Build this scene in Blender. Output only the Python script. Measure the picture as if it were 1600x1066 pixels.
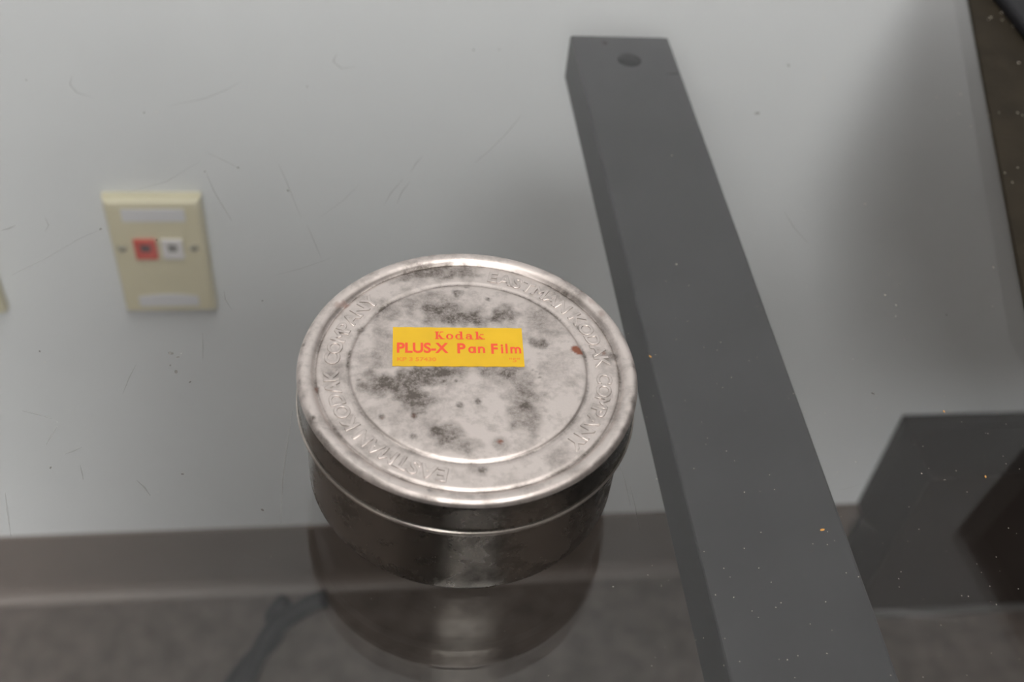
import bpy, bmesh, math, random
from mathutils import Vector, Matrix, noise

random.seed(7)
scene = bpy.context.scene
C = scene.collection
for o in list(bpy.data.objects):
    bpy.data.objects.remove(o)

# ------------------------------------------------------------------ camera
FPX = 1742.52
CAM = Vector((-0.02997, -0.22044, 0.28530))
CR = Vector((0.99135226, -0.10296856, 0.08135218))
CU = Vector((0.01804885, 0.72102712, 0.69267173))
CW = Vector((0.12998053, 0.68521337, -0.71665033))
cd = bpy.data.cameras.new('camera')
cam = bpy.data.objects.new('camera', cd)
C.objects.link(cam)
m = Matrix.Identity(4)
for i in range(3):
    m[i][0], m[i][1], m[i][2], m[i][3] = CR[i], CU[i], -CW[i], CAM[i]
cam.matrix_world = m
cd.sensor_fit = 'HORIZONTAL'
cd.sensor_width = 22.3
cd.lens = FPX / 1600 * 22.3
cd.clip_start = 0.01
cd.clip_end = 50
cd.dof.use_dof = True
cd.dof.focus_distance = 0.345
cd.dof.aperture_fstop = 7.0
scene.camera = cam

# ------------------------------------------------------------------ world and exposure
w = bpy.data.worlds.new('world')
scene.world = w
w.use_nodes = True
w.node_tree.nodes['Background'].inputs[0].default_value = (0.9, 0.95, 1.0, 1)
w.node_tree.nodes['Background'].inputs[1].default_value = 0.0
scene.view_settings.view_transform = 'Standard'
scene.view_settings.look = 'None'
scene.view_settings.gamma = 1.0
scene.view_settings.use_curve_mapping = False
scene.view_settings.exposure = 0.0

LAMP_COLOUR = (1.0, 0.972, 0.945)
# ceiling light panels: x, y, radiance, label
LAMPS = [(-0.70, -2.75, 62.0, 'white ceiling light panel far behind the desk'),
         (0.10, -0.60, 11.5, 'white ceiling light panel above the front of the desk')]

# ------------------------------------------------------------------ place constants (metres, glass top at z = 0)
R = 0.05
H = 0.0451
HS = 0.0137
YW = 0.4404
ZF = -0.7751
ZB = -0.6695
ZC = 1.72
GT = 0.006

def ray(x, y):
    return (CW + CR * ((x - 800) / FPX) + CU * ((533 - y) / FPX)).normalized()
def at_z(x, y, z):
    d = ray(x, y)
    return CAM + d * ((z - CAM.z) / d.z)
def at_y(x, y, Y):
    d = ray(x, y)
    return CAM + d * ((Y - CAM.y) / d.y)

# ------------------------------------------------------------------ material helpers
def new_mat(name):
    mt = bpy.data.materials.new(name)
    mt.use_nodes = True
    nt = mt.node_tree
    b = nt.nodes['Principled BSDF']
    return mt, nt, b

def plain(name, col, rough=0.6, metal=0.0, spec=0.5, var=0.0, scale=40.0, bump=0.0, bscale=300.0):
    mt, nt, b = new_mat(name)
    b.inputs['Base Color'].default_value = (*col, 1)
    b.inputs['Roughness'].default_value = rough
    b.inputs['Metallic'].default_value = metal
    b.inputs['Specular IOR Level'].default_value = spec
    tc = nt.nodes.new('ShaderNodeTexCoord')
    if var:
        n = nt.nodes.new('ShaderNodeTexNoise')
        n.inputs['Scale'].default_value = scale
        n.inputs['Detail'].default_value = 6
        nt.links.new(tc.outputs['Object'], n.inputs['Vector'])
        r = nt.nodes.new('ShaderNodeValToRGB')
        r.color_ramp.elements[0].position = 0.3
        r.color_ramp.elements[1].position = 0.7
        r.color_ramp.elements[0].color = (*[c * (1 - var) for c in col], 1)
        r.color_ramp.elements[1].color = (*[min(1, c * (1 + var)) for c in col], 1)
        nt.links.new(n.outputs['Fac'], r.inputs['Fac'])
        nt.links.new(r.outputs['Color'], b.inputs['Base Color'])
    if bump:
        n2 = nt.nodes.new('ShaderNodeTexNoise')
        n2.inputs['Scale'].default_value = bscale
        n2.inputs['Detail'].default_value = 4
        nt.links.new(tc.outputs['Object'], n2.inputs['Vector'])
        bp = nt.nodes.new('ShaderNodeBump')
        bp.inputs['Strength'].default_value = bump
        bp.inputs['Distance'].default_value = 0.002
        nt.links.new(n2.outputs['Fac'], bp.inputs['Height'])
        nt.links.new(bp.outputs['Normal'], b.inputs['Normal'])
    return mt

def glass_mat():
    mt = bpy.data.materials.new('clear_glass')
    mt.use_nodes = True
    nt = mt.node_tree
    nt.nodes.clear()
    N = nt.nodes.new
    L = nt.links.new
    out = N('ShaderNodeOutputMaterial')
    geo = N('ShaderNodeNewGeometry')
    dot = N('ShaderNodeVectorMath'); dot.operation = 'DOT_PRODUCT'
    L(geo.outputs['Incoming'], dot.inputs[0]); L(geo.outputs['Normal'], dot.inputs[1])
    ab = N('ShaderNodeMath'); ab.operation = 'ABSOLUTE'; L(dot.outputs['Value'], ab.inputs[0])
    om = N('ShaderNodeMath'); om.operation = 'SUBTRACT'; om.inputs[0].default_value = 1.0; L(ab.outputs[0], om.inputs[1]); om.use_clamp = True
    pw = N('ShaderNodeMath'); pw.operation = 'POWER'; L(om.outputs[0], pw.inputs[0]); pw.inputs[1].default_value = 5.0
    ma = N('ShaderNodeMath'); ma.operation = 'MULTIPLY_ADD'; L(pw.outputs[0], ma.inputs[0]); ma.inputs[1].default_value = 0.974; ma.inputs[2].default_value = 0.026
    tr = N('ShaderNodeBsdfTransparent'); tr.inputs[0].default_value = (0.962, 0.968, 0.966, 1)
    gl = N('ShaderNodeBsdfGlossy'); gl.inputs['Color'].default_value = (1, 1, 1, 1); gl.inputs['Roughness'].default_value = 0.0
    mx = N('ShaderNodeMixShader')
    L(ma.outputs[0], mx.inputs[0]); L(tr.outputs[0], mx.inputs[1]); L(gl.outputs[0], mx.inputs[2])
    L(mx.outputs[0], out.inputs[0])
    return mt

def film_mat(name, col, alpha):
    """thin deposit on the glass that covers only part of it"""
    mt = bpy.data.materials.new(name)
    mt.use_nodes = True
    nt = mt.node_tree
    nt.nodes.clear()
    out = nt.nodes.new('ShaderNodeOutputMaterial')
    d = nt.nodes.new('ShaderNodeBsdfDiffuse'); d.inputs[0].default_value = (*col, 1)
    t = nt.nodes.new('ShaderNodeBsdfTransparent')
    mx = nt.nodes.new('ShaderNodeMixShader'); mx.inputs[0].default_value = alpha
    nt.links.new(t.outputs[0], mx.inputs[1]); nt.links.new(d.outputs[0], mx.inputs[2])
    nt.links.new(mx.outputs[0], out.inputs[0])
    return mt

def tin_mat(name, light, dark, rough0, rough1, use_attr=True, nscale=120.0, amount=0.5, metal=1.0):
    mt, nt, b = new_mat(name)
    N = nt.nodes.new
    L = nt.links.new
    tc = N('ShaderNodeTexCoord')
    n1 = N('ShaderNodeTexNoise'); n1.inputs['Scale'].default_value = nscale; n1.inputs['Detail'].default_value = 8; n1.inputs['Roughness'].default_value = 0.68
    L(tc.outputs['Object'], n1.inputs['Vector'])
    n2 = N('ShaderNodeTexNoise'); n2.inputs['Scale'].default_value = nscale * 7; n2.inputs['Detail'].default_value = 5; n2.inputs['Roughness'].default_value = 0.7
    L(tc.outputs['Object'], n2.inputs['Vector'])
    mr = N('ShaderNodeMapRange'); mr.inputs['From Min'].default_value = 0.46; mr.inputs['From Max'].default_value = 0.78
    mr.inputs['To Max'].default_value = amount
    L(n1.outputs['Fac'], mr.inputs['Value'])
    fac = mr.outputs[0]
    if use_attr:
        at = N('ShaderNodeAttribute'); at.attribute_name = 'dirt'
        # fine grain breaks the stain up
        mg = N('ShaderNodeMapRange'); mg.inputs['From Min'].default_value = 0.3; mg.inputs['From Max'].default_value = 0.65
        mg.inputs['To Min'].default_value = 0.45; mg.inputs['To Max'].default_value = 1.15
        L(n2.outputs['Fac'], mg.inputs['Value'])
        mu = N('ShaderNodeMath'); mu.operation = 'MULTIPLY'; L(at.outputs['Fac'], mu.inputs[0]); L(mg.outputs[0], mu.inputs[1])
        ad = N('ShaderNodeMath'); ad.operation = 'ADD'; ad.use_clamp = True; L(mu.outputs[0], ad.inputs[0]); L(mr.outputs[0], ad.inputs[1])
        fac = ad.outputs[0]
    mix = N('ShaderNodeMix'); mix.data_type = 'RGBA'
    mix.inputs['A'].default_value = (*light, 1); mix.inputs['B'].default_value = (*dark, 1)
    L(fac, mix.inputs['Factor'])
    col = mix.outputs['Result']
    rr = N('ShaderNodeMapRange'); rr.inputs['To Min'].default_value = rough0; rr.inputs['To Max'].default_value = rough1
    L(fac, rr.inputs['Value'])
    L(rr.outputs[0], b.inputs['Roughness'])
    b.inputs['Metallic'].default_value = metal
    if use_attr:
        ru = N('ShaderNodeAttribute'); ru.attribute_name = 'rust'
        mix2 = N('ShaderNodeMix'); mix2.data_type = 'RGBA'
        mix2.inputs['B'].default_value = (0.20, 0.062, 0.03, 1)
        L(ru.outputs['Fac'], mix2.inputs['Factor']); L(col, mix2.inputs['A'])
        col = mix2.outputs['Result']
        om = N('ShaderNodeMath'); om.operation = 'MULTIPLY_ADD'; om.inputs[1].default_value = -metal; om.inputs[2].default_value = metal
        L(ru.outputs['Fac'], om.inputs[0]); L(om.outputs[0], b.inputs['Metallic'])
    L(col, b.inputs['Base Color'])
    bp = N('ShaderNodeBump'); bp.inputs['Strength'].default_value = 0.12 if use_attr else 0.015; bp.inputs['Distance'].default_value = 0.0005
    L(n2.outputs['Fac'], bp.inputs['Height']); L(bp.outputs['Normal'], b.inputs['Normal'])
    return mt

def emit_mat(name, col, s):
    mt = bpy.data.materials.new(name)
    mt.use_nodes = True
    nt = mt.node_tree
    nt.nodes.clear()
    out = nt.nodes.new('ShaderNodeOutputMaterial')
    e = nt.nodes.new('ShaderNodeEmission')
    e.inputs[0].default_value = (*col, 1); e.inputs[1].default_value = s
    nt.links.new(e.outputs[0], out.inputs[0])
    return mt

M = {}
M['wall'] = plain('wall_paint', (0.69, 0.712, 0.728), 0.75, var=0.02, scale=9, bump=0.05, bscale=500)
M['room_wall'] = plain('room_paint', (0.30, 0.295, 0.285), 0.8)
M['ceiling'] = plain('ceiling_tile', (0.55, 0.55, 0.545), 0.9)
M['baseboard'] = plain('vinyl_cove_base', (0.165, 0.135, 0.118), 0.45, var=0.04, scale=20)
M['carpet'] = plain('carpet_pile', (0.135, 0.112, 0.10), 0.95, spec=0.1, var=0.25, scale=40, bump=0.9, bscale=500)
M['glass'] = glass_mat()
M['steel_grey'] = plain('grey_powder_coat', (0.050, 0.0485, 0.0515), 0.55, spec=0.25, var=0.10, scale=30)
M['rubber'] = plain('black_rubber', (0.02, 0.02, 0.02), 0.7)
M['hole_dark'] = plain('tube_inside', (0.03, 0.026, 0.025), 0.8)
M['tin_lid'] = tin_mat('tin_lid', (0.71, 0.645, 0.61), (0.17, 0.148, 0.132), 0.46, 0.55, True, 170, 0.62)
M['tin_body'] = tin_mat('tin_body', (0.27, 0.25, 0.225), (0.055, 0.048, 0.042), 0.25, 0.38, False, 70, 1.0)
M['tin_bead'] = tin_mat('tin_bead', (0.62, 0.57, 0.52), (0.2, 0.18, 0.16), 0.3, 0.45, False, 60, 0.8)
M['label_yellow'] = plain('yellow_paper', (0.70, 0.43, 0.010), 0.65, var=0.05, scale=150)
M['print_red'] = plain('red_print', (0.78, 0.085, 0.035), 0.65)
M['print_orange'] = plain('faded_orange_print', (0.74, 0.24, 0.02), 0.6)
M['ivory'] = plain('ivory_plastic', (0.65, 0.60, 0.42), 0.42, var=0.02, scale=30)
M['label_strip'] = plain('white_label_strip', (0.66, 0.66, 0.68), 0.35)
M['jack_red'] = plain('red_plastic', (0.62, 0.085, 0.06), 0.45)
M['jack_white'] = plain('white_plastic', (0.72, 0.70, 0.70), 0.45)
M['slot'] = plain('jack_opening', (0.10, 0.055, 0.06), 0.7)
M['slot_grey'] = plain('jack_opening_grey', (0.22, 0.21, 0.20), 0.7)
M['screw'] = plain('painted_screw', (0.42, 0.39, 0.29), 0.4, metal=0.2)
M['box_dark'] = plain('dark_brown_laminate', (0.022, 0.016, 0.013), 0.6, spec=0.2, var=0.1, scale=20)
M['box_trim'] = plain('dull_grey_trim', (0.12, 0.115, 0.11), 0.5, metal=0.3)
M['mat'] = plain('dark_brown_leather', (0.024, 0.019, 0.012), 0.7, spec=0.15, var=0.2, scale=60, bump=0.2, bscale=600)
M['black_plastic'] = plain('black_plastic', (0.012, 0.012, 0.014), 0.45, spec=0.2)
M['bezel_grey'] = plain('dark_grey_plastic', (0.16, 0.155, 0.15), 0.5)
M['screen'] = plain('screen_black', (0.004, 0.004, 0.005), 0.16)
M['chair_fabric'] = plain('black_woven_fabric', (0.022, 0.022, 0.024), 0.9, var=0.15, scale=80, bump=0.3, bscale=900)
M['cord'] = plain('dark_grey_rubber_cord', (0.018, 0.018, 0.02), 0.7, spec=0.2)
M['dust'] = plain('pale_dust', (0.55, 0.50, 0.43), 0.9)
M['flake'] = plain('orange_flake', (0.75, 0.38, 0.10), 0.8)
M['dark_speck'] = film_mat('dark_speck', (0.12, 0.10, 0.08), 0.45)
M['scratch'] = film_mat('hairline_scratch', (0.16, 0.15, 0.14), 0.25)
M['smear'] = film_mat('pale_smear', (0.75, 0.75, 0.75), 0.03)
M['white_metal'] = plain('white_metal', (0.7, 0.7, 0.7), 0.5)

# ------------------------------------------------------------------ object helpers
def link(name, me, mat=None, parent=None):
    o = bpy.data.objects.new(name, me)
    C.objects.link(o)
    if mat is not None and not me.materials:
        me.materials.append(M[mat] if isinstance(mat, str) else mat)
    if parent is not None:
        o.parent = parent
    return o

def obj(name, bm, mat, parent=None, smooth=False, recalc=True):
    me = bpy.data.meshes.new(name)
    if recalc:
        bmesh.ops.recalc_face_normals(bm, faces=bm.faces)
    if smooth:
        for f in bm.faces:
            f.smooth = True
    bm.to_mesh(me)
    bm.free()
    return link(name, me, mat, parent)

def tag(o, label, cat, group=None):
    o['label'] = label
    o['category'] = cat
    if group:
        o['group'] = group
    return o

def thing(name, label, cat, loc=(0, 0, 0), rotz=0.0, group=None):
    o = bpy.data.objects.new(name, None)
    C.objects.link(o)
    o.location = loc
    o.rotation_euler = (0, 0, rotz)
    o.empty_display_size = 0.02
    return tag(o, label, cat, group)

def struct(o):
    o['kind'] = 'structure'
    return o

def box(bm, x0, x1, y0, y1, z0, z1, bev=0.0, seg=2):
    r = bmesh.ops.create_cube(bm, size=1.0)
    for v in r['verts']:
        v.co = Vector((x0 + (v.co.x + .5) * (x1 - x0), y0 + (v.co.y + .5) * (y1 - y0), z0 + (v.co.z + .5) * (z1 - z0)))
    if bev:
        es = list({e for v in r['verts'] for e in v.link_edges})
        bmesh.ops.bevel(bm, geom=es, offset=bev, segments=seg, profile=0.5, affect='EDGES')
    return bm

def bx(*a, **k):
    return box(bmesh.new(), *a, **k)

def lathe(profile, seg=96, cap=True):
    bm = bmesh.new()
    rings = []
    for r, z in profile:
        if r < 1e-7:
            rings.append([bm.verts.new((0, 0, z))])
        else:
            rings.append([bm.verts.new((r * math.cos(2 * math.pi * i / seg), r * math.sin(2 * math.pi * i / seg), z)) for i in range(seg)])
    for a, b in zip(rings, rings[1:]):
        for i in range(seg):
            j = (i + 1) % seg
            if len(a) == 1 and len(b) == 1:
                continue
            if len(a) == 1:
                bm.faces.new((a[0], b[i], b[j]))
            elif len(b) == 1:
                bm.faces.new((a[i], b[0], a[j]))
            else:
                bm.faces.new((a[i], b[i], b[j], a[j]))
    return bm

def tube(pts, rad, seg=10, sub=8):
    """smooth tube through points (Catmull-Rom)"""
    P = [Vector(p) for p in pts]
    P = [P[0] * 2 - P[1]] + P + [P[-1] * 2 - P[-2]]
    path = []
    for i in range(1, len(P) - 2):
        for k in range(sub):
            t = k / sub
            a, b, c, d = P[i - 1], P[i], P[i + 1], P[i + 2]
            path.append(0.5 * ((2 * b) + (c - a) * t + (2 * a - 5 * b + 4 * c - d) * t * t + (3 * b - a - 3 * c + d) * t ** 3))
    path.append(P[-2])
    bm = bmesh.new()
    prev = None
    n = len(path)
    for i, p in enumerate(path):
        tg = (path[min(i + 1, n - 1)] - path[max(i - 1, 0)]).normalized()
        s = tg.cross(Vector((0, 0, 1)))
        s = s.normalized() if s.length > 1e-4 else Vector((1, 0, 0))
        u = s.cross(tg)
        ring = [bm.verts.new(p + (s * math.cos(2 * math.pi * k / seg) + u * math.sin(2 * math.pi * k / seg)) * rad) for k in range(seg)]
        if prev:
            for k in range(seg):
                bm.faces.new((prev[k], prev[(k + 1) % seg], ring[(k + 1) % seg], ring[k]))
        else:
            bm.faces.new(ring)
        prev = ring
    bm.faces.new(list(reversed(prev)))
    return bm

def text_mesh(body, extrude=0.0, bevel=0.0, offset=0.0, res=6):
    """outline of a word in the built-in font as a mesh, size 1"""
    cu = bpy.data.curves.new('lettering', 'FONT')
    cu.body = body
    cu.size = 1.0
    cu.extrude = extrude
    cu.bevel_depth = bevel
    cu.bevel_resolution = 2
    cu.offset = offset
    cu.resolution_u = res
    o = bpy.data.objects.new('lettering', cu)
    C.objects.link(o)
    bpy.context.view_layer.update()
    dg = bpy.context.evaluated_depsgraph_get()
    me = bpy.data.meshes.new_from_object(o.evaluated_get(dg))
    bpy.data.objects.remove(o)
    bpy.data.curves.remove(cu)
    return me

# ------------------------------------------------------------------ room shell
X0, X1, Y0 = -2.4, 2.4, -4.2
fl = struct(obj('floor', bx(X0, X1, Y0, YW + 0.1, ZF - 0.05, ZF), 'carpet'))
wb = struct(obj('wall_back', bx(X0, X1, YW, YW + 0.1, ZF, ZC), 'wall'))
struct(obj('wall_left', bx(X0 - 0.1, X0, Y0, YW + 0.1, ZF, ZC), 'room_wall'))
struct(obj('wall_right', bx(X1, X1 + 0.1, Y0, YW + 0.1, ZF, ZC), 'room_wall'))
struct(obj('wall_front', bx(X0, X1, Y0 - 0.1, Y0, ZF, ZC), 'room_wall'))
struct(obj('ceiling', bx(X0 - .1, X1 + .1, Y0 - .1, YW + 0.1, ZC, ZC + 0.05), 'ceiling'))
# vinyl cove base: a flat strip with a curved toe
bm = bmesh.new()
prof = [(0, ZB), (-0.0025, ZB), (-0.0030, ZB - 0.002), (-0.0030, ZF + 0.022), (-0.0042, ZF + 0.014), (-0.0075, ZF + 0.0075), (-0.0125, ZF + 0.0035), (-0.0155, ZF + 0.0022), (-0.0160, ZF), (0, ZF)]
ends = []
for X in (X0, X1):
    ends.append([bm.verts.new((X, YW + y, z)) for y, z in prof])
n = len(prof)
for i in range(n):
    bm.faces.new((ends[0][i], ends[1][i], ends[1][(i + 1) % n], ends[0][(i + 1) % n]))
bm.faces.new(ends[0]); bm.faces.new(ends[1])
struct(obj('baseboard_back', bm, 'baseboard', smooth=False))

for lx, ly, lpow, llab in LAMPS:
    t = thing('ceiling_light', llab, 'light', (lx, ly, ZC), 0, 'ceiling light panels')
    bm = bmesh.new()
    for a in ((-.33, .33, -.63, -.6), (-.33, .33, .6, .63), (-.33, -.3, -.6, .6), (.3, .33, -.6, .6)):
        box(bm, a[0], a[1], a[2], a[3], -0.02, 0)
    obj('frame', bm, 'white_metal', t)
    obj('diffuser', bx(-.3, .3, -.6, .6, -0.012, -0.002), emit_mat('lamp_diffuser', LAMP_COLOUR, lpow), t)

# ------------------------------------------------------------------ low dark box against the wall, right
t = thing('low_cabinet', 'low dark brown box standing against the wall at the right, under the glass', 'box', (0.493, YW, ZF))
bd = obj('body', bx(0, 0.62, -0.078, -0.0165, 0.012, 0.254, bev=0.002), 'box_dark', t)
obj('back_panel', bx(0, 0.62, -0.0165, -0.0005, 0.1065, 0.254), 'box_dark', t)
obj('bottom_trim', bx(0, 0.62, -0.082, -0.017, 0.0, 0.012, bev=0.002), 'box_trim', t)

# ------------------------------------------------------------------ cord on the carpet
cr = 0.0095
z = ZF + cr
t = thing('power_cord', 'dark grey cord lying in a loop on the carpet by the baseboard', 'cord', (-0.128, 0.372, ZF))
def rel(pts):
    return [(x + 0.128, y - 0.372, zz - ZF) for x, y, zz in pts]
obj('cord_strand', tube(rel([(-0.118, 0.412, z), (-0.130, 0.395, z), (-0.128, 0.372, z), (-0.150, 0.345, z), (-0.172, 0.31, z), (-0.19, 0.26, z), (-0.23, 0.18, z)]), cr), 'cord', t, smooth=True)
obj('cord_strand', tube(rel([(-0.075, 0.412, z), (-0.088, 0.409, z), (-0.108, 0.395, z + 0.003), (-0.132, 0.368, z + 0.012), (-0.152, 0.325, z + 0.004), (-0.168, 0.27, z), (-0.19, 0.18, z)]), cr), 'cord', t, smooth=True)

# ------------------------------------------------------------------ wall plates
def plate_body():
    W, Hh, T = 0.0699, 0.1143, 0.0095
    bm = bmesh.new()
    lv = [(0, 0.0, 0.0), (1, 0.0, 0.004), (2, 0.0012, 0.0078), (3, 0.0034, T)]
    prev = None
    for _, ins, d in lv:
        ring = [bm.verts.new((sx * (W / 2 - ins), -d, sz * (Hh / 2 - ins))) for sx, sz in ((-1, -1), (1, -1), (1, 1), (-1, 1))]
        if prev:
            for k in range(4):
                bm.faces.new((prev[k], prev[(k + 1) % 4], ring[(k + 1) % 4], ring[k]))
        else:
            bm.faces.new(ring)
        prev = ring
    bm.faces.new(prev)
    return bm

def make_plate(label):
    T = 0.0095
    W, Hh = 0.0665, 0.110
    t = thing('wall_plate', label, 'wall plate', (0, 0, 0), 0, 'data outlet plates on the wall')
    obj('plate', plate_body(), 'ivory', t)
    fx = lambda u: (u - 0.5) * W
    fz = lambda v: (0.5 - v) * Hh
    obj('label_window', bx(fx(.16), fx(.84), -T - .0006, -T + .002, fz(.165), fz(.055), bev=0.0005), 'label_strip', t)
    # lower window has an arched upper edge
    bm = bmesh.new()
    pts = [(fx(.16), fz(.945)), (fx(.84), fz(.945)), (fx(.84), fz(.85))]
    for k in range(9):
        a = k / 8
        pts.append((fx(.84 - .68 * a), fz(.85 - .022 * math.sin(math.pi * a))))
    f = bm.faces.new([bm.verts.new((x, -T - .0006, z)) for x, z in dict.fromkeys(pts)])
    r = bmesh.ops.extrude_face_region(bm, geom=[f])
    for v in r['geom']:
        if isinstance(v, bmesh.types.BMVert):
            v.co.y += .0026
    obj('label_window', bm, 'label_strip', t)
    for mat, u0, u1, sm, lab in (('jack_red', .235, .475, 'slot', 'red data jack'), ('jack_white', .535, .765, 'slot_grey', 'white data jack')):
        bm = bmesh.new()
        x0, x1, z0, z1 = fx(u0), fx(u1), fz(.485), fz(.315)
        # surround of four bars around a recessed opening
        ox, oz0, oz1 = .0042, .006, .0042
        box(bm, x0, x1, -T - .0022, -T + .002, z0, z0 + oz0)
        box(bm, x0, x1, -T - .0022, -T + .002, z1 - oz1, z1)
        box(bm, x0, x0 + ox, -T - .0022, -T + .002, z0 + oz0, z1 - oz1)
        box(bm, x1 - ox, x1, -T - .0022, -T + .002, z0 + oz0, z1 - oz1)
        j = obj('data_jack', bm, mat, t)
        j['label'] = lab
        obj('jack_opening', bx(x0 + ox, x1 - ox, -T - .0008, -T + .002, z0 + oz0, z1 - oz1), sm, j)
    for u in (.095, .885):
        bm = lathe([(0, .0012), (.0028, .0011), (.0036, .0004), (.0036, -.001), (0, -.001)], 20)
        bmesh.ops.rotate(bm, verts=bm.verts, cent=(0, 0, 0), matrix=Matrix.Rotation(math.pi / 2, 3, 'X'))
        bmesh.ops.translate(bm, verts=bm.verts, vec=(fx(u), -T, fz(.395)))
        s = obj('screw', bm, 'screw', t, smooth=True)
        obj('screw_slot', bx(fx(u) - .0026, fx(u) + .0026, -T - .0014, -T - .0008, fz(.395) - .0004, fz(.395) + .0004), 'slot_grey', s)
    return t

p1 = make_plate('ivory wall plate with one red and one white jack, left of the tin')
p1.location = (-0.1824, YW, -0.2992)
def dup(root, loc, label):
    r = root.copy(); C.objects.link(r); r.location = loc; r['label'] = label
    for ch in list(root.children):
        c = ch.copy(); C.objects.link(c); c.parent = r
        for g in ch.children:
            d = g.copy(); C.objects.link(d); d.parent = c
    return r
dup(p1, (-0.3426, YW, -0.2992), 'ivory wall plate cut off by the left edge of the picture')

# ------------------------------------------------------------------ glass desk
GX0, GX1, GY0, GY1 = -0.62, 0.98, -0.36, 0.376
desk = thing('glass_desk', 'clear glass desk top on a dark grey steel frame', 'desk', (0, 0, ZF))
desk_z = -ZF
def dpart(name, bm, mat, parent=desk, smooth=False):
    bmesh.ops.translate(bm, verts=bm.verts, vec=(0, 0, desk_z))
    return obj(name, bm, mat, parent, smooth)
top = dpart('glass_top', bx(GX0, GX1, GY0, GY1, -GT, 0, bev=0.0012), 'glass')
top['label'] = 'clear glass desk top with dust and hairline scratches'

PHI = math.radians(0.383)
ZR = -0.0075
def rail(x, y0, y1, wdt, hgt, hole_y=None):
    """rectangular steel tube along Y, top wall pierced by a bolt hole"""
    bm = bmesh.new()
    b = 0.0012
    zb = ZR - hgt
    hx, hr, ns = wdt * 0.53, 0.0061, 28
    ring = [(hx + hr * math.cos(2 * math.pi * k / ns), hole_y + hr * math.sin(2 * math.pi * k / ns)) for k in range(ns)]
    tv = [bm.verts.new((px, py, ZR)) for px, py in ring]
    lo = [bm.verts.new((px, py, ZR - 0.0028)) for px, py in ring]
    for k in range(ns):
        bm.faces.new((tv[k], tv[(k + 1) % ns], lo[(k + 1) % ns], lo[k]))
    # square patch around the hole
    q0, q1 = hole_y - 0.012, y1 - b
    qx0, qx1 = b, wdt - b
    per = []
    for k in range(ns):
        a = 2 * math.pi * k / ns
        c, s = math.cos(a), math.sin(a)
        tx = ((qx1 - hx) if c > 0 else (hx - qx0)) / max(abs(c), 1e-9)
        ty = ((q1 - hole_y) if s > 0 else (hole_y - q0)) / max(abs(s), 1e-9)
        tt = min(tx, ty)
        per.append(bm.verts.new((hx + c * tt, hole_y + s * tt, ZR)))
    for k in range(ns):
        bm.faces.new((tv[k], tv[(k + 1) % ns], per[(k + 1) % ns], per[k]))
    cor = [(qx1, q1), (qx0, q1), (qx0, q0), (qx1, q0)]
    for cx, cy in cor:
        k = min(range(ns), key=lambda i: (per[i].co.x - cx) ** 2 + (per[i].co.y - cy) ** 2)
        best = min(((k, (k + 1) % ns), ((k - 1) % ns, k)), key=lambda ab: sum((per[i].co.x - cx) ** 2 + (per[i].co.y - cy) ** 2 for i in ab))
        A, B = per[best[0]], per[best[1]]
        if abs(A.co.x - B.co.x) > 1e-6 and abs(A.co.y - B.co.y) > 1e-6:
            bm.faces.new((A, B, bm.verts.new((cx, cy, ZR))))
    # rest of the top
    def quad(p):
        bm.faces.new([bm.verts.new(v) for v in p])
    quad([(qx0, y0 + b, ZR), (qx1, y0 + b, ZR), (qx1, q0, ZR), (qx0, q0, ZR)])
    # rounded long edges, sides, ends, bottom
    prof = []
    for (cx, cz, a0) in ((wdt - b, ZR - b, 90), (wdt - b, zb + b, 0), (b, zb + b, -90), (b, ZR - b, -180)):
        for k in range(4):
            a = math.radians(a0 - k * 30)
            prof.append((cx + b * math.cos(a), cz + b * math.sin(a)))
    m_ = len(prof)
    ring0 = [bm.verts.new((px, y0, pz)) for px, pz in prof]
    ring1 = [bm.verts.new((px, y1 - b, pz)) for px, pz in prof]
    ring2 = [bm.verts.new((wdt / 2 + (px - wdt / 2) * (1 - 2 * b / wdt), y1, (ZR + zb) / 2 + (pz - (ZR + zb) / 2) * (1 - 2 * b / hgt))) for px, pz in prof]
    for k in range(m_):
        if k == m_ - 1:
            # open top between the rounded corners; bevel strip on the far end
            bm.faces.new((ring1[k], ring1[0], ring2[0], ring2[k]))
            continue
        bm.faces.new((ring0[k], ring1[k], ring1[k + 1], ring0[k + 1]))
        bm.faces.new((ring1[k], ring2[k], ring2[k + 1], ring1[k + 1]))
    bm.faces.new(ring2)
    bm.faces.new(ring0)
    bmesh.ops.remove_doubles(bm, verts=bm.verts, dist=1e-6)
    rot = Matrix.Rotation(-PHI, 3, 'Z')
    bmesh.ops.rotate(bm, verts=bm.verts, cent=(0, 0, 0), matrix=rot)
    bmesh.ops.translate(bm, verts=bm.verts, vec=(x, 0, 0))
    return bm
BW, BH = 0.0505, 0.0250
rl = dpart('frame_rail', rail(0.07285, -0.34, 0.27208, BW, BH, 0.2497), 'steel_grey')
rl['label'] = 'dark grey rectangular steel rail with a bolt hole'
for yy in (-0.31, -0.24):
    bm = lathe([(0, 0.0015), (0.0065, 0.0015), (0.007, 0.001), (0.007, 0.0), (0, 0.0)], 24)
    bmesh.ops.translate(bm, verts=bm.verts, vec=(0.098, yy, ZR))
    dpart('rubber_pad', bm, 'rubber')
# legs at the front end of the rails (outside the picture, carry the top)
dpart('leg', bx(0.076, 0.121, -0.34, -0.30, ZF, ZR - BH, bev=0.001), 'steel_grey')

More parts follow.
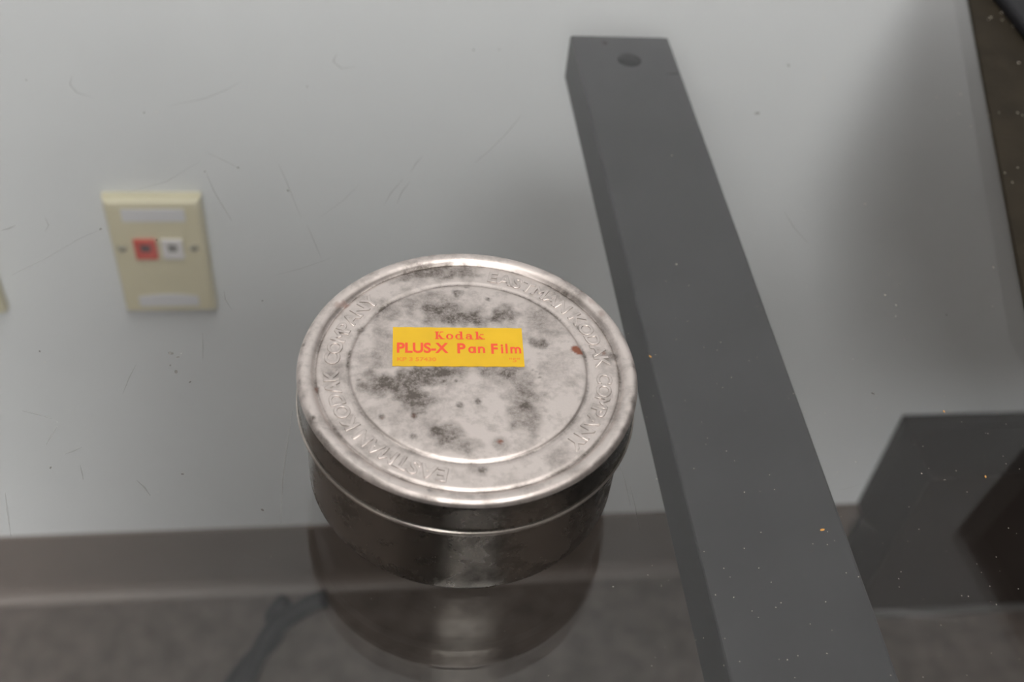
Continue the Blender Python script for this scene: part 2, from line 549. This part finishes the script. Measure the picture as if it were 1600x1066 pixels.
# hairline scratches on the glass
def ribbon(pts, wdt, zoff=0.00012):
    P = [at_z(x, y, zoff) for x, y in pts]
    bm = bmesh.new()
    prev = None
    n = len(P)
    for i, p in enumerate(P):
        tg = (P[min(i + 1, n - 1)] - P[max(i - 1, 0)]).normalized()
        s = Vector((-tg.y, tg.x, 0)) * (wdt / 2 * (0.35 if i in (0, n - 1) else 1))
        a, b_ = bm.verts.new(p + s), bm.verts.new(p - s)
        if prev:
            bm.faces.new((prev[0], prev[1], b_, a))
        prev = (a, b_)
    return bm
scr = [([(322, 270), (335, 300), (348, 322), (362, 345)], .35), ([(435, 255), (448, 285), (470, 340)], .25), ([(480, 352), (492, 380), (502, 404)], .22),
       ([(815, 180), (790, 210), (765, 235), (742, 254)], .4), ([(322, 238), (350, 251), (378, 265)], .3), ([(18, 430), (75, 402), (122, 374), (158, 358)], .3),
       ([(113, 118), (109, 132), (120, 145), (145, 152)], .35), ([(265, 165), (320, 154), (350, 142), (376, 128)], .35), ([(527, 84), (520, 96), (534, 107), (556, 104)], .5),
       ([(8, 770), (12, 800), (17, 838)], .5), ([(214, 751), (226, 762), (235, 775)], .45), ([(457, 642), (447, 710), (442, 750), (439, 818)], .32),
       ([(213, 569), (202, 590), (192, 615)], .25), ([(89, 667), (80, 682), (72, 695)], .5), ([(316, 520), (317, 540), (317, 562)], .28), ([(34, 642), (58, 648), (82, 655)], .3),
       ([(101, 710), (115, 705), (128, 699)], .5), ([(125, 726), (128, 738), (130, 750)], .35), ([(200, 300), (260, 284), (312, 252)], .25), ([(600, 320), (612, 300), (630, 280)], .3),
       ([(985, 760), (992, 790), (1000, 830)], .3), ([(965, 720), (976, 750), (985, 790)], .25), ([(3, 360), (14, 357), (24, 352)], .9), ([(660, 245), (650, 255), (642, 268)], .35),
       ([(640, 285), (628, 300), (620, 318)], .3), ([(560, 290), (540, 310), (500, 340)], .2), ([(350, 455), (352, 468), (362, 484)], .22), ([(70, 340), (76, 352), (70, 362)], .3),
       ([(430, 430), (470, 420), (520, 402)], .2), ([(1225, 330), (1240, 355), (1262, 380)], .3)]
for pts, wd in scr:
    bm = ribbon(pts, wd / 1000)
    dpart('scratch', bm, 'scratch', top)
for pts, wd in (([(1362, 952), (1400, 957), (1450, 963), (1505, 972)], 3.0), ([(1330, 806), (1350, 818), (1374, 832)], 2.0), ([(1310, 766), (1326, 763), (1346, 756)], .8), ([(370, 864), (405, 876), (445, 888)], 0.8)):
    dpart('smear', ribbon(pts, wd / 1000), 'smear', top)
# specks
MA, MB = Vector((0.31735, 0.370)), Vector((0.2215, 0.060))
def on_mat(p):
    return (p.x - MB.x) * (MA.y - MB.y) - (p.y - MB.y) * (MA.x - MB.x) > -0.0005 * 0.28 and p.y > 0.05
mat_specks = []
def speck(bm, x, y, r, z=0.0001, el=1.0):
    p = at_z(x, y, z)
    if on_mat(p):
        mat_specks.append((x, y, r, el))
        return
    speck_at(bm, p, r, el)
def speck_at(bm, p, r, el):
    a0 = random.random() * 6.28
    vs = []
    for k in range(6):
        a = k * math.pi / 3
        q = Vector((math.cos(a) * r * el, math.sin(a) * r, 0))
        q.rotate(Matrix.Rotation(a0, 3, 'Z'))
        vs.append(bm.verts.new(p + q))
    tp = bm.verts.new(p + Vector((0, 0, r * 0.6)))
    for k in range(6):
        bm.faces.new((vs[k], vs[(k + 1) % 6], tp))
bm = bmesh.new()
for x, y, r in ((1352, 319, .45), (1501, 147, .55), (1548, 27, .55), (1565, 20, .5), (1566, 31, .5), (1583, 41, .5), (1545, 30, .3), (1499, 177, .45), (1463, 152, .45), (1517, 198, .45), (1592, 98, .6), (1480, 188, .35),
                (1552, 418, .4), (1551, 479, .3), (1383, 461, .4), (1400, 477, .3), (1369, 638, .3), (1576, 585, .3), (1440, 740, .5), (1477, 750, .3), (1540, 677, .3), (1572, 725, .35), (1593, 733, .35), (1511, 769, .35), (1475, 750, .3),
                (1337, 722, .35), (1287, 122, .6), (1057, 413, .4), (1143, 590, .35), (1100, 543, .3), (1135, 705, .3), (1189, 832, .35), (1100, 862, .3), (1120, 600, .25), (1175, 955, .3), (1050, 243, .35), (245, 175, .4), (70, 566, .35), (958, 917, .5), (1270, 850, .3), (1205, 910, .3), (1300, 985, .25), (1185, 965, .25),
                (1570, 270, .4), (1582, 285, .4), (1590, 262, .4), (1545, 180, .35), (1561, 176, .35), (1590, 176, .5), (1598, 180, .4)):
    speck(bm, x, y, r / 1000 * (0.75 if y < 500 else 0.45), 0.0001, 1.3)
for k in range(170):
    x, y = random.uniform(1010, 1600), random.uniform(400, 1060)
    speck(bm, x, y, random.uniform(.07, .16) / 1000, 0.0001, random.uniform(1, 2))
for k in range(50):
    x, y = random.uniform(0, 1000), random.uniform(0, 1060)
    speck(bm, x, y, random.uniform(.06, .12) / 1000, 0.0001, random.uniform(1, 2))
d = dpart('dust', bm, 'dust', top); d['kind'] = 'stuff'
bm = bmesh.new()
for x, y, r in ((1285, 828, .45), (1016, 557, .35), (1475, 643, .3), (1540, 745, .3)):
    speck(bm, x, y, r / 1000, 0.0001, 2.0)
d = dpart('flakes', bm, 'flake', top); d['kind'] = 'stuff'
bm = bmesh.new()
for x, y, r in ((41, 125, .5), (225, 176, .6), (1232, 102, 1.0), (1183, 177, 1.5), (267, 552, 1.0), (275, 581, .9), (278, 558, .6), (266, 571, .5), (297, 597, .5), (285, 741, .5), (79, 731, .5), (1364, 615, .7), (1479, 492, .4), (245, 375, .6), (157, 358, .7), (740, 78, .7), (780, 78, .6), (1404, 445, .4), (62, 549, .5), (410, 797, .6), (450, 298, .7), (480, 135, .5), (945, 67, 1.6), (410, 470, .4), (372, 262, .6), (320, 268, .5)):
    speck(bm, x, y, r / 1000 * 0.6, 0.0001, 1.8)
d = dpart('grime_spots', bm, 'dark_speck', top); d['kind'] = 'stuff'

# ------------------------------------------------------------------ dark mat on the glass, right
bm = bmesh.new()
A, B = MA, MB
dv = (A - B).normalized(); nv = Vector((dv.y, -dv.x))
poly = [A, B, Vector((0.222, 0.03)), Vector((0.213, -0.335)), Vector((0.66, -0.335)), Vector((0.66, 0.370))]  # outline beyond the view is shaped to shade the right of the wall
NP = len(poly)
bot = [bm.verts.new((p.x, p.y, 0.0002)) for p in poly]
tp = [bm.verts.new((p.x, p.y, 0.0022)) for p in poly]
bm.faces.new(bot); bm.faces.new(tp)
for k in range(NP):
    bm.faces.new((bot[k], bot[(k + 1) % NP], tp[(k + 1) % NP], tp[k]))
bmesh.ops.bevel(bm, geom=[e for e in bm.edges], offset=0.0006, segments=2, affect='EDGES')
dm = tag(obj('desk_mat', bm, 'mat'), 'dark brown mat lying on the glass at the right edge', 'desk mat')
bm = bmesh.new()
for x, y, r, el in mat_specks:
    speck_at(bm, at_z(x, y, 0.0023), r, el)
d = obj('dust', bm, 'dust', dm); d['kind'] = 'stuff'

# ------------------------------------------------------------------ monitor standing on the mat (seen as a reflection, lower right)
T = Vector((0.400, 0.210, 0.373))
ey = Vector((0.0095, -0.1075, 0)).normalized()
ez = Vector((0.013, 0, -0.099)); ez = (ez - ey * ez.dot(ey)).normalized()
en = ey.cross(ez).normalized()
if en.x > 0:
    en = -en                                  # faces left
mon = thing('monitor', 'black flat monitor reflected in the glass at the lower right', 'monitor', (0.46, 0.0, 0.0022))
inv = Matrix.Translation(-Vector((0.46, 0.0, 0.0022)))
def mpt(a, b, c):
    return inv @ (T + ey * a + ez * b - en * c)
def mbox(bm, a0, a1, b0, b1, c0, c1):
    vs = [bm.verts.new(mpt(a, b, c)) for a in (a0, a1) for b in (b0, b1) for c in (c0, c1)]
    for f in ((0, 1, 3, 2), (4, 6, 7, 5), (0, 4, 5, 1), (2, 3, 7, 6), (0, 2, 6, 4), (1, 5, 7, 3)):
        bm.faces.new([vs[i] for i in f])
MW, MH, BZ = 0.46, 0.29, 0.017
bm = bmesh.new()
mbox(bm, 0, MW, 0, BZ, 0, 0.02); mbox(bm, 0, MW, MH - BZ, MH, 0, 0.02)
mbox(bm, 0, BZ, BZ, MH - BZ, 0, 0.02); mbox(bm, MW - BZ, MW, BZ, MH - BZ, 0, 0.02)
obj('bezel', bm, 'bezel_grey', mon)
bm = bmesh.new(); mbox(bm, BZ, MW - BZ, BZ, MH - BZ, 0.003, 0.018)
obj('screen', bm, 'screen', mon)
bm = bmesh.new(); mbox(bm, 0.03, MW - 0.03, 0.03, MH - 0.03, 0.0202, 0.045)
obj('rear_shell', bm, 'black_plastic', mon)
bm = bmesh.new(); box(bm, 0.046, 0.072, -0.04, 0.02, 0.0, 0.22, bev=0.004)
obj('stand_neck', bm, 'black_plastic', mon)
bm = bmesh.new()
# foot: a flat frame of bars with an open middle
fx0, fx1, fy0, fy1 = 0.3085 - 0.46, 0.53 - 0.46, 0.02, 0.322
box(bm, fx0, fx0 + 0.0175, fy0 + 0.12, fy1, 0, 0.007, bev=0.002)
box(bm, fx0, fx1, fy1 - 0.016, fy1, 0, 0.007, bev=0.002)
box(bm, fx0, fx1, fy0 + 0.12, fy0 + 0.136, 0, 0.007, bev=0.002)
box(bm, 0.035, 0.082, -0.06, fy1, 0, 0.008, bev=0.002)
obj('foot', bm, 'black_plastic', mon)

# ------------------------------------------------------------------ office chair added unseen behind the camera to shade the lower wall and rail
ch = thing('shade_chair', 'black high-backed office chair added out of view to shade the lower wall', 'chair', (-0.17, -0.61, ZF))
def slab(x0, x1, y0, y1, z0, z1, bev):
    return bx(x0, x1, y0, y1, z0, z1, bev=bev, seg=4)
obj('seat', slab(-.25, .25, -.23, .23, .43, .52, .035), 'chair_fabric', ch, smooth=True)
bm = slab(-.26, .26, .10, .17, .56, 1.13, .032)
for v in bm.verts:                                  # back curves and leans
    v.co.y += 0.35 * (v.co.x ** 2) * -1 + (1.13 - v.co.z) * 0.05
    v.co.x *= 1.0 - 0.18 * max(0.0, (v.co.z - 0.85) / 0.28)
bmesh.ops.rotate(bm, verts=bm.verts, cent=(0, 0, 0), matrix=Matrix.Rotation(0, 3, 'Z'))
obj('backrest', bm, 'chair_fabric', ch, smooth=True)
obj('back_bracket', slab(-.04, .04, .13, .19, .44, .66, .008), 'black_plastic', ch)
for sx in (-1, 1):
    a = slab(sx * .29 - .03, sx * .29 + .03, -.16, .10, .66, .69, .012)
    ar = obj('armrest', a, 'black_plastic', ch)
    obj('arm_post', slab(sx * .285 - .015, sx * .285 + .015, -.05, .0, .46, .66, .005), 'black_plastic', ar)
obj('gas_column', lathe([(0, .43), (.03, .43), (.03, .25), (.022, .25), (.022, .1), (0, .1)], 20), 'black_plastic', ch, smooth=False)
for k in range(5):
    a = 2 * math.pi * k / 5 + .3
    bm = bx(0, .30, -.02, .02, .075, .105, bev=.006)
    bmesh.ops.rotate(bm, verts=bm.verts, cent=(0, 0, 0), matrix=Matrix.Rotation(a, 3, 'Z'))
    lg = obj('base_leg', bm, 'black_plastic', ch)
    bm = lathe([(0, -.02), (.022, -.02), (.03, -.012), (.03, .012), (.022, .02), (0, .02)], 20)
    bmesh.ops.rotate(bm, verts=bm.verts, cent=(0, 0, 0), matrix=Matrix.Rotation(math.pi / 2, 3, 'X'))
    bmesh.ops.translate(bm, verts=bm.verts, vec=(.29, 0, .03))
    bmesh.ops.rotate(bm, verts=bm.verts, cent=(0, 0, 0), matrix=Matrix.Rotation(a, 3, 'Z'))
    obj('caster', bm, 'black_plastic', lg, smooth=False)

# ------------------------------------------------------------------ film tin
tin = thing('film_tin', 'round tarnished metal film tin with yellow label standing on the glass', 'film tin', (0, 0, 0.0001))
BR = 0.968 * R
body_prof = [(0, 0.0012), (BR - 0.003, 0.0012), (BR - 0.0022, 0.0002), (BR - 0.0012, 0.0), (BR - 0.0003, 0.0006), (BR, 0.0016)]
body_prof += [(BR, 0.0016 + k * (H - HS + 0.004 - 0.0016) / 8) for k in range(1, 9)]
body_prof += [(BR - 0.0004, H - HS + 0.004)]
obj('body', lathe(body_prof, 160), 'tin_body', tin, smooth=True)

# lid: lathe with stains held in point attributes
lp = []
def seg(r0, z0, r1, z1, n):
    for k in range(n):
        t_ = k / n
        lp.append(((r0 + (r1 - r0) * t_) * R, H + (z0 + (z1 - z0) * t_) / 1000))
def curve(pts, n):
    P = [pts[0]] + pts + [pts[-1]]
    for i in range(1, len(P) - 2):
        for k in range(n):
            t_ = k / n
            o_ = []
            for c_ in (0, 1):
                a, b, c, d_ = P[i - 1][c_], P[i][c_], P[i + 1][c_], P[i + 2][c_]
                o_.append(0.5 * (2 * b + (c - a) * t_ + (2 * a - 5 * b + 4 * c - d_) * t_ ** 2 + (3 * b - a - 3 * c + d_) * t_ ** 3))
            lp.append((o_[0] * R, H + o_[1] / 1000))
lp.append((0, H - 0.00105))
seg(0.02, -1.05, 0.64, -1.02, 42)
curve([(0.64, -1.02), (0.672, -1.06), (0.690, -1.22), (0.703, -1.62), (0.714, -1.66), (0.735, -1.45)], 5)
seg(0.735, -1.45, 0.872, -1.40, 14)
curve([(0.872, -1.40), (0.884, -1.55), (0.895, -1.80), (0.905, -1.5), (0.918, -0.85), (0.934, -0.42), (0.955, -0.22), (0.975, -0.32), (0.991, -0.85), (1.0, -1.9)], 5)
zs = -HS * 1000
seg(1.0, -1.9, 1.0, zs + 2.2, 10)
curve([(1.0, zs + 2.2), (1.002, zs + 1.4), (1.012, zs + 0.9), (1.016, zs + 0.3), (1.010, zs - 0.3), (0.996, zs - 0.5), (0.975, zs - 0.3)], 4)
lp.append((0.972 * R, H - HS + 0.001))
NS = 288
bm = lathe(lp, NS)
lid = obj('lid', bm, 'tin_lid', tin, smooth=True)
me = lid.data
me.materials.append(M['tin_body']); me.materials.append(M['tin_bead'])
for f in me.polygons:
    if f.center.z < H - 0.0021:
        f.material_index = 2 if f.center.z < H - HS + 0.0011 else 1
# stains read off the tin: pixel in the picture -> point on the lid
def Lp(cx, cy):                                   # coordinates in the enlarged crop
    return at_z(440 + cx / 2.665, 380 + cy / 2.665, H - 0.001)
blobs = []
def st(cx, cy, rx, ry, a):
    p = Lp(cx, cy)
    blobs.append((p.x, p.y, rx / 2.665 / 5.2 / 1000, ry / 2.665 / 5.2 / 0.74 / 1000, a))
for a in ((700, 300, 150, 50, .7), (930, 300, 60, 40, .75), (790, 320, 120, 30, .5), (742, 213, 30, 14, .8), (1075, 420, 36, 22, .8), (400, 590, 70, 50, .7), (520, 590, 80, 55, .75), (560, 650, 80, 45, .6), (630, 550, 80, 40, .55),
          (690, 790, 65, 38, .85), (740, 840, 85, 30, .6), (1010, 640, 75, 50, .65), (1015, 735, 70, 60, .65), (960, 560, 90, 45, .55), (900, 530, 90, 35, .6), (700, 530, 180, 28, .5), (430, 440, 55, 80, .5), (1130, 520, 60, 60, .3), (560, 560, 190, 40, .35),
          (600, 125, 120, 40, .75), (760, 110, 90, 35, .6), (480, 140, 60, 30, .35), (430, 290, 60, 40, .35), (1200, 200, 80, 60, .35), (1120, 190, 60, 40, .3), (1360, 470, 40, 30, .75), (350, 240, 40, 25, .4), (1330, 360, 40, 40, .3),
          (210, 540, 50, 60, .35), (250, 760, 60, 50, .4), (360, 870, 60, 40, .25), (520, 700, 160, 60, .25), (480, 260, 90, 40, .3), (1060, 300, 60, 50, .35), (830, 940, 40, 14, .35), (1150, 880, 50, 30, .3), (640, 250, 120, 50, .45), (1100, 330, 70, 60, .3)):
    st(*a)
spots = []
for cx, cy, r, a in ((818, 660, 13, .9), (742, 675, 16, .8), (415, 725, 12, .8), (550, 720, 13, .8), (548, 805, 15, .9), (725, 575, 8, .8), (675, 575, 8, .6), (910, 835, 32, .6), (860, 235, 10, .9), (835, 940, 16, .6), (415, 590, 12, .7), (1060, 535, 5, .8), (1080, 545, 6, .8), (1075, 560, 5, .8), (1045, 530, 5, .7), (770, 185, 8, .6), (645, 780, 18, .6),
                     (330, 360, 20, .7), (400, 305, 8, .8), (135, 735, 8, .9), (150, 605, 10, .7), (90, 430, 8, .5), (1180, 210, 14, .6), (1240, 350, 14, .6), (430, 930, 8, .8), (500, 975, 8, .7), (620, 1035, 9, .8), (1100, 700, 10, .3), (320, 570, 8, .6)):
    p = Lp(cx, cy); spots.append((p.x, p.y, r / 2.665 / 5.2 / 1000, a))
rusts = []
for cx, cy, r, a in ((1228, 443, 20, 1.0), (1238, 455, 14, 1.0), (912, 828, 10, 1.0), (1345, 455, 9, .6), (265, 255, 16, .5), (235, 262, 12, .4), (145, 605, 10, .45), (420, 728, 8, .3), (550, 718, 9, .3), (1290, 250, 14, .25), (1330, 300, 14, .25)):
    p = Lp(cx, cy); rusts.append((p.x, p.y, r / 2.665 / 5.2 / 1000, a))
dirt = me.attributes.new('dirt', 'FLOAT', 'POINT')
rust = me.attributes.new('rust', 'FLOAT', 'POINT')
dv_, rv_ = [], []
for v in me.vertices:
    x, y, z = v.co
    rr = math.hypot(x, y) / R
    d_ = 0.0; q = 0.0
    if z > H - 0.003:
        wob = noise.noise(Vector((x * 420, y * 420, 1.3))) * 0.0012
        for bx_, by_, rx, ry, a in blobs:
            e = ((x + wob - bx_) / rx) ** 2 + ((y - wob - by_) / ry) ** 2
            if e < 4:
                e += 0.9 * noise.noise(Vector((x * 300 + bx_ * 999, y * 300, 4.0)))
                d_ += a * max(0.0, min(1.0, 1.25 - e * 0.85)) * 0.85
        for sx_, sy_, r_, a in spots:
            e = ((x - sx_) ** 2 + (y - sy_) ** 2) / (r_ * r_)
            if e < 3:
                d_ += a * math.exp(-e * e)
        for sx_, sy_, r_, a in rusts:
            e = ((x + wob * .4 - sx_) ** 2 + (y - wob * .4 - sy_) ** 2) / (r_ * r_)
            if e < 4:
                q += a * max(0.0, min(1.0, 1.6 - e))
        # grime settled in the two pressed grooves and along the worn rim
        ang = math.atan2(y, x)
        wv = 0.55 + 0.9 * noise.noise(Vector((math.cos(ang) * 4, math.sin(ang) * 4, 2.0)))
        d_ += max(0, wv) * math.exp(-((rr - 0.708) / 0.010) ** 2) * 0.9
        wv = 0.6 + 0.9 * noise.noise(Vector((math.cos(ang) * 5, math.sin(ang) * 5, 7.0)))
        d_ += max(0, wv) * math.exp(-((rr - 0.894) / 0.009) ** 2) * 0.9
        wv = noise.noise(Vector((math.cos(ang) * 14, math.sin(ang) * 14, 3.0 + rr * 30)))
        d_ += max(0, wv) * math.exp(-((rr - 0.985) / 0.02) ** 2) * 1.0
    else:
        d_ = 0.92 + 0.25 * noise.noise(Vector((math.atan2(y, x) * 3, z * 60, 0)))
    dv_.append(min(1.0, max(0.0, d_))); rv_.append(min(1.0, q))
dirt.data.foreach_set('value', dv_)
rust.data.foreach_set('value', rv_)

# pressed lettering, twice around the band
CAPH = 0.0046
glyphs = {}
def glyph(ch):
    if ch not in glyphs:
        mm = text_mesh(ch, extrude=0.03, bevel=0.035, offset=0.0, res=3)
        xs = [v.co.x for v in mm.vertices]
        glyphs[ch] = (mm, min(xs), max(xs))
    return glyphs[ch]
mE, _, _ = glyph('E')
eh = max(v.co.y for v in mE.vertices) - min(v.co.y for v in mE.vertices)
ey0 = min(v.co.y for v in mE.vertices)
sc = CAPH / eh
PHRASE = 'EASTMAN KODAK COMPANY'
def ring_text(a_start, a_end):
    wid = [(0.40 if c == ' ' else (glyph(c)[2] - glyph(c)[1]) + 0.10) for c in PHRASE]
    cen = []; x = 0
    for w_ in wid:
        cen.append(x + w_ / 2); x += w_
    c0, c1 = cen[0], cen[-1]
    bm = bmesh.new()
    for ch, c in zip(PHRASE, cen):
        if ch == ' ':
            continue
        a = math.radians(a_start + (a_end - a_start) * (c - c0) / (c1 - c0))
        mm, g0, g1 = glyph(ch)
        tmp = bmesh.new(); tmp.from_mesh(mm)
        rot = Matrix.Rotation(a - math.pi / 2, 3, 'Z')
        for v in tmp.verts:
            p = Vector(((v.co.x - (g0 + g1) / 2) * sc * 1.05, (v.co.y - ey0) * sc - CAPH / 2, v.co.z * 0.0042))
            p = rot @ p
            v.co = p + Vector((math.cos(a) * 0.802 * R, math.sin(a) * 0.802 * R, H - 0.00142))
        t2 = bpy.data.meshes.new('tmp'); tmp.to_mesh(t2); tmp.free()
        bm.from_mesh(t2); bpy.data.meshes.remove(t2)
    o = obj('embossed_lettering', bm, 'tin_lid', lid, smooth=True, recalc=False)
    d_ = o.data.attributes.new('dirt', 'FLOAT', 'POINT')
    d_.data.foreach_set('value', [0.85 if v.co.z < H - 0.00132 else 0.08 for v in o.data.vertices])
    o['label'] = 'raised lettering EASTMAN KODAK COMPANY'
ring_text(74.7, -46.5)
ring_text(-104.8, -224.8)

# yellow paper label
TL, TR, BRc, BL = (at_z(614, 510, H - .0005), at_z(815, 512, H - .0005), at_z(820, 572, H - .0005), at_z(613, 571, H - .0005))
ZL = H - 0.00101
def lab(u, v, dz=0.0):
    p = (TL * (1 - u) + TR * u) * (1 - v) + (BL * (1 - u) + BRc * u) * v
    return Vector((p.x, p.y, ZL + dz))
bm = bmesh.new()
nu = 24
ed = [lab(k / nu, 0.004 * math.sin(k * 1.7)) for k in range(nu + 1)] + [lab(1, k / 8) for k in range(1, 8)] + [lab(1 - k / nu, 1 + 0.005 * math.sin(k * 2.1)) for k in range(nu + 1)] + [lab(0, 1 - k / 8) for k in range(1, 8)]
tv = [bm.verts.new(p + Vector((0, 0, 0.00012))) for p in ed]
bv = [bm.verts.new(p) for p in ed]
bm.faces.new(tv); bm.faces.new(list(reversed(bv)))
for k in range(len(ed)):
    bm.faces.new((tv[k], bv[k], bv[(k + 1) % len(ed)], tv[(k + 1) % len(ed)]))
label = obj('paper_label', bm, 'label_yellow', tin)
label['label'] = 'yellow paper label with red lettering'

def printed(me_or_bm, u0, u1, v_base, v_cap, cap_y, x0, x1, mat, name='printed_text'):
    """map font space (x0..x1, 0..cap_y) onto label fractions"""
    bm = me_or_bm
    for v in bm.verts:
        u = u0 + (v.co.x - x0) / (x1 - x0) * (u1 - u0)
        vv = v_base + (v.co.y / cap_y) * (v_cap - v_base)
        v.co = lab(u, vv, 0.00017 + v.co.z)
    return obj(name, bm, mat, label, recalc=True)
def word(body, u0, u1, vb, vc, mat, offset=0.0):
    me_ = text_mesh(body, offset=offset, res=5)
    bm = bmesh.new(); bm.from_mesh(me_)
    xs = [v.co.x for v in bm.verts]
    printed(bm, u0, u1, vb, vc, eh_plain, min(xs), max(xs), mat)
mP = text_mesh('E')
eh_plain = max(v.co.y for v in mP.vertices)
word('PLUS-X', .032, .425, .66, .42, 'print_red', 0.033)
word('P', .492, .556, .665, .425, 'print_red', 0.033)
word('F', .752, .803, .67, .43, 'print_red', 0.033)
word('KP 3 57430', .035, .33, .875, .785, 'print_orange', 0.03)
word('"5"', .885, .968, .89, .79, 'print_orange', 0.02)

lift = [0.0]
def up():
    lift[0] += 2.5e-6
    return lift[0]
def rect(bm, x0, y0, x1, y1):
    h_ = up()
    bm.faces.new([bm.verts.new((x, y, h_)) for x, y in ((x0, y0), (x1, y0), (x1, y1), (x0, y1))])
def quadf(bm, *pts):
    h_ = up()
    bm.faces.new([bm.verts.new((x, y, h_)) for x, y in pts])
def arc(bm, cx, cy, rx, ry, tx, ty, a0=0, a1=360, n=20):
    prev = None
    h_ = up()
    for k in range(n + 1):
        a = math.radians(a0 + (a1 - a0) * k / n)
        o_ = bm.verts.new((cx + rx * math.cos(a), cy + ry * math.sin(a), h_))
        i_ = bm.verts.new((cx + (rx - tx) * math.cos(a), cy + (ry - ty) * math.sin(a), h_))
        if prev:
            bm.faces.new((prev[0], o_, i_, prev[1]))
        prev = (o_, i_)
# remaining geometric letters of the second line (round single-storey a)
def letter_a(bm, x):
    arc(bm, x + .30, .34, .30, .36, .18, .15); rect(bm, x + .46, 0, x + .64, .69)
def letter_n(bm, x, arches=1):
    rect(bm, x, 0, x + .18, .69)
    for k in range(arches):
        cx = x + .30 + k * .40
        arc(bm, cx, .40, .29, .30, .18, .16, 0, 180, 12); rect(bm, cx + .11, 0, cx + .29, .41)
bm = bmesh.new()
letter_a(bm, 0); letter_n(bm, .80)
printed(bm, .575, .705, .665, .425, 1.0, 0, 1.39, 'print_red')
bm = bmesh.new()
rect(bm, 0, 0, .19, .69); arc(bm, .095, .86, .11, .11, .11, .11, n=12)
rect(bm, .42, 0, .61, 1.04)
letter_n(bm, .86, 2)
printed(bm, .828, .982, .67, .43, 1.0, 0, 1.85, 'print_red')
# slab-serif word
bm = bmesh.new()
def stem(x, y0, y1, sl=.10, sr=.10, wd=.24, top=True, bot=True):
    rect(bm, x, y0, x + wd, y1)
    if bot: rect(bm, x - sl, y0, x + wd + sr, y0 + .11)
    if top: rect(bm, x - sl, y1 - .11, x + wd + (sr if y1 < .99 and False else .0), y1)
def kk(x, xh):
    quadf(bm, (x + .24, xh * .42), (x + .36, xh * .62), (x + .62, xh * 1.0), (x + .50, xh * 1.0))
    quadf(bm, (x + .24, xh * .40), (x + .36, xh * .68), (x + .82, 0), (x + .52, 0))
    rect(bm, x + .44, xh - .10, x + .80, xh); rect(bm, x + .46, 0, x + .92, .11)
stem(.10, 0, 1.0); rect(bm, 0, .89, .44, 1.0); kk(.10, 1.0)
arc(bm, 1.55, .34, .38, .36, .21, .10)
arc(bm, 2.50, .34, .37, .36, .20, .10); stem(2.66, 0, 1.02, sl=.0, sr=.12, wd=.22); rect(bm, 2.52, .91, 2.7, 1.02)
arc(bm, 3.55, .22, .31, .235, .18, .09); stem(3.66, 0, .52, sl=.0, sr=.14, wd=.22, top=False); arc(bm, 3.56, .44, .32, .27, .20, .10, 0, 165, 12)
stem(4.32, 0, 1.02); kk(4.32, .68)
printed(bm, .322, .708, .315, .115, 1.0, 0, 5.24, 'print_red')
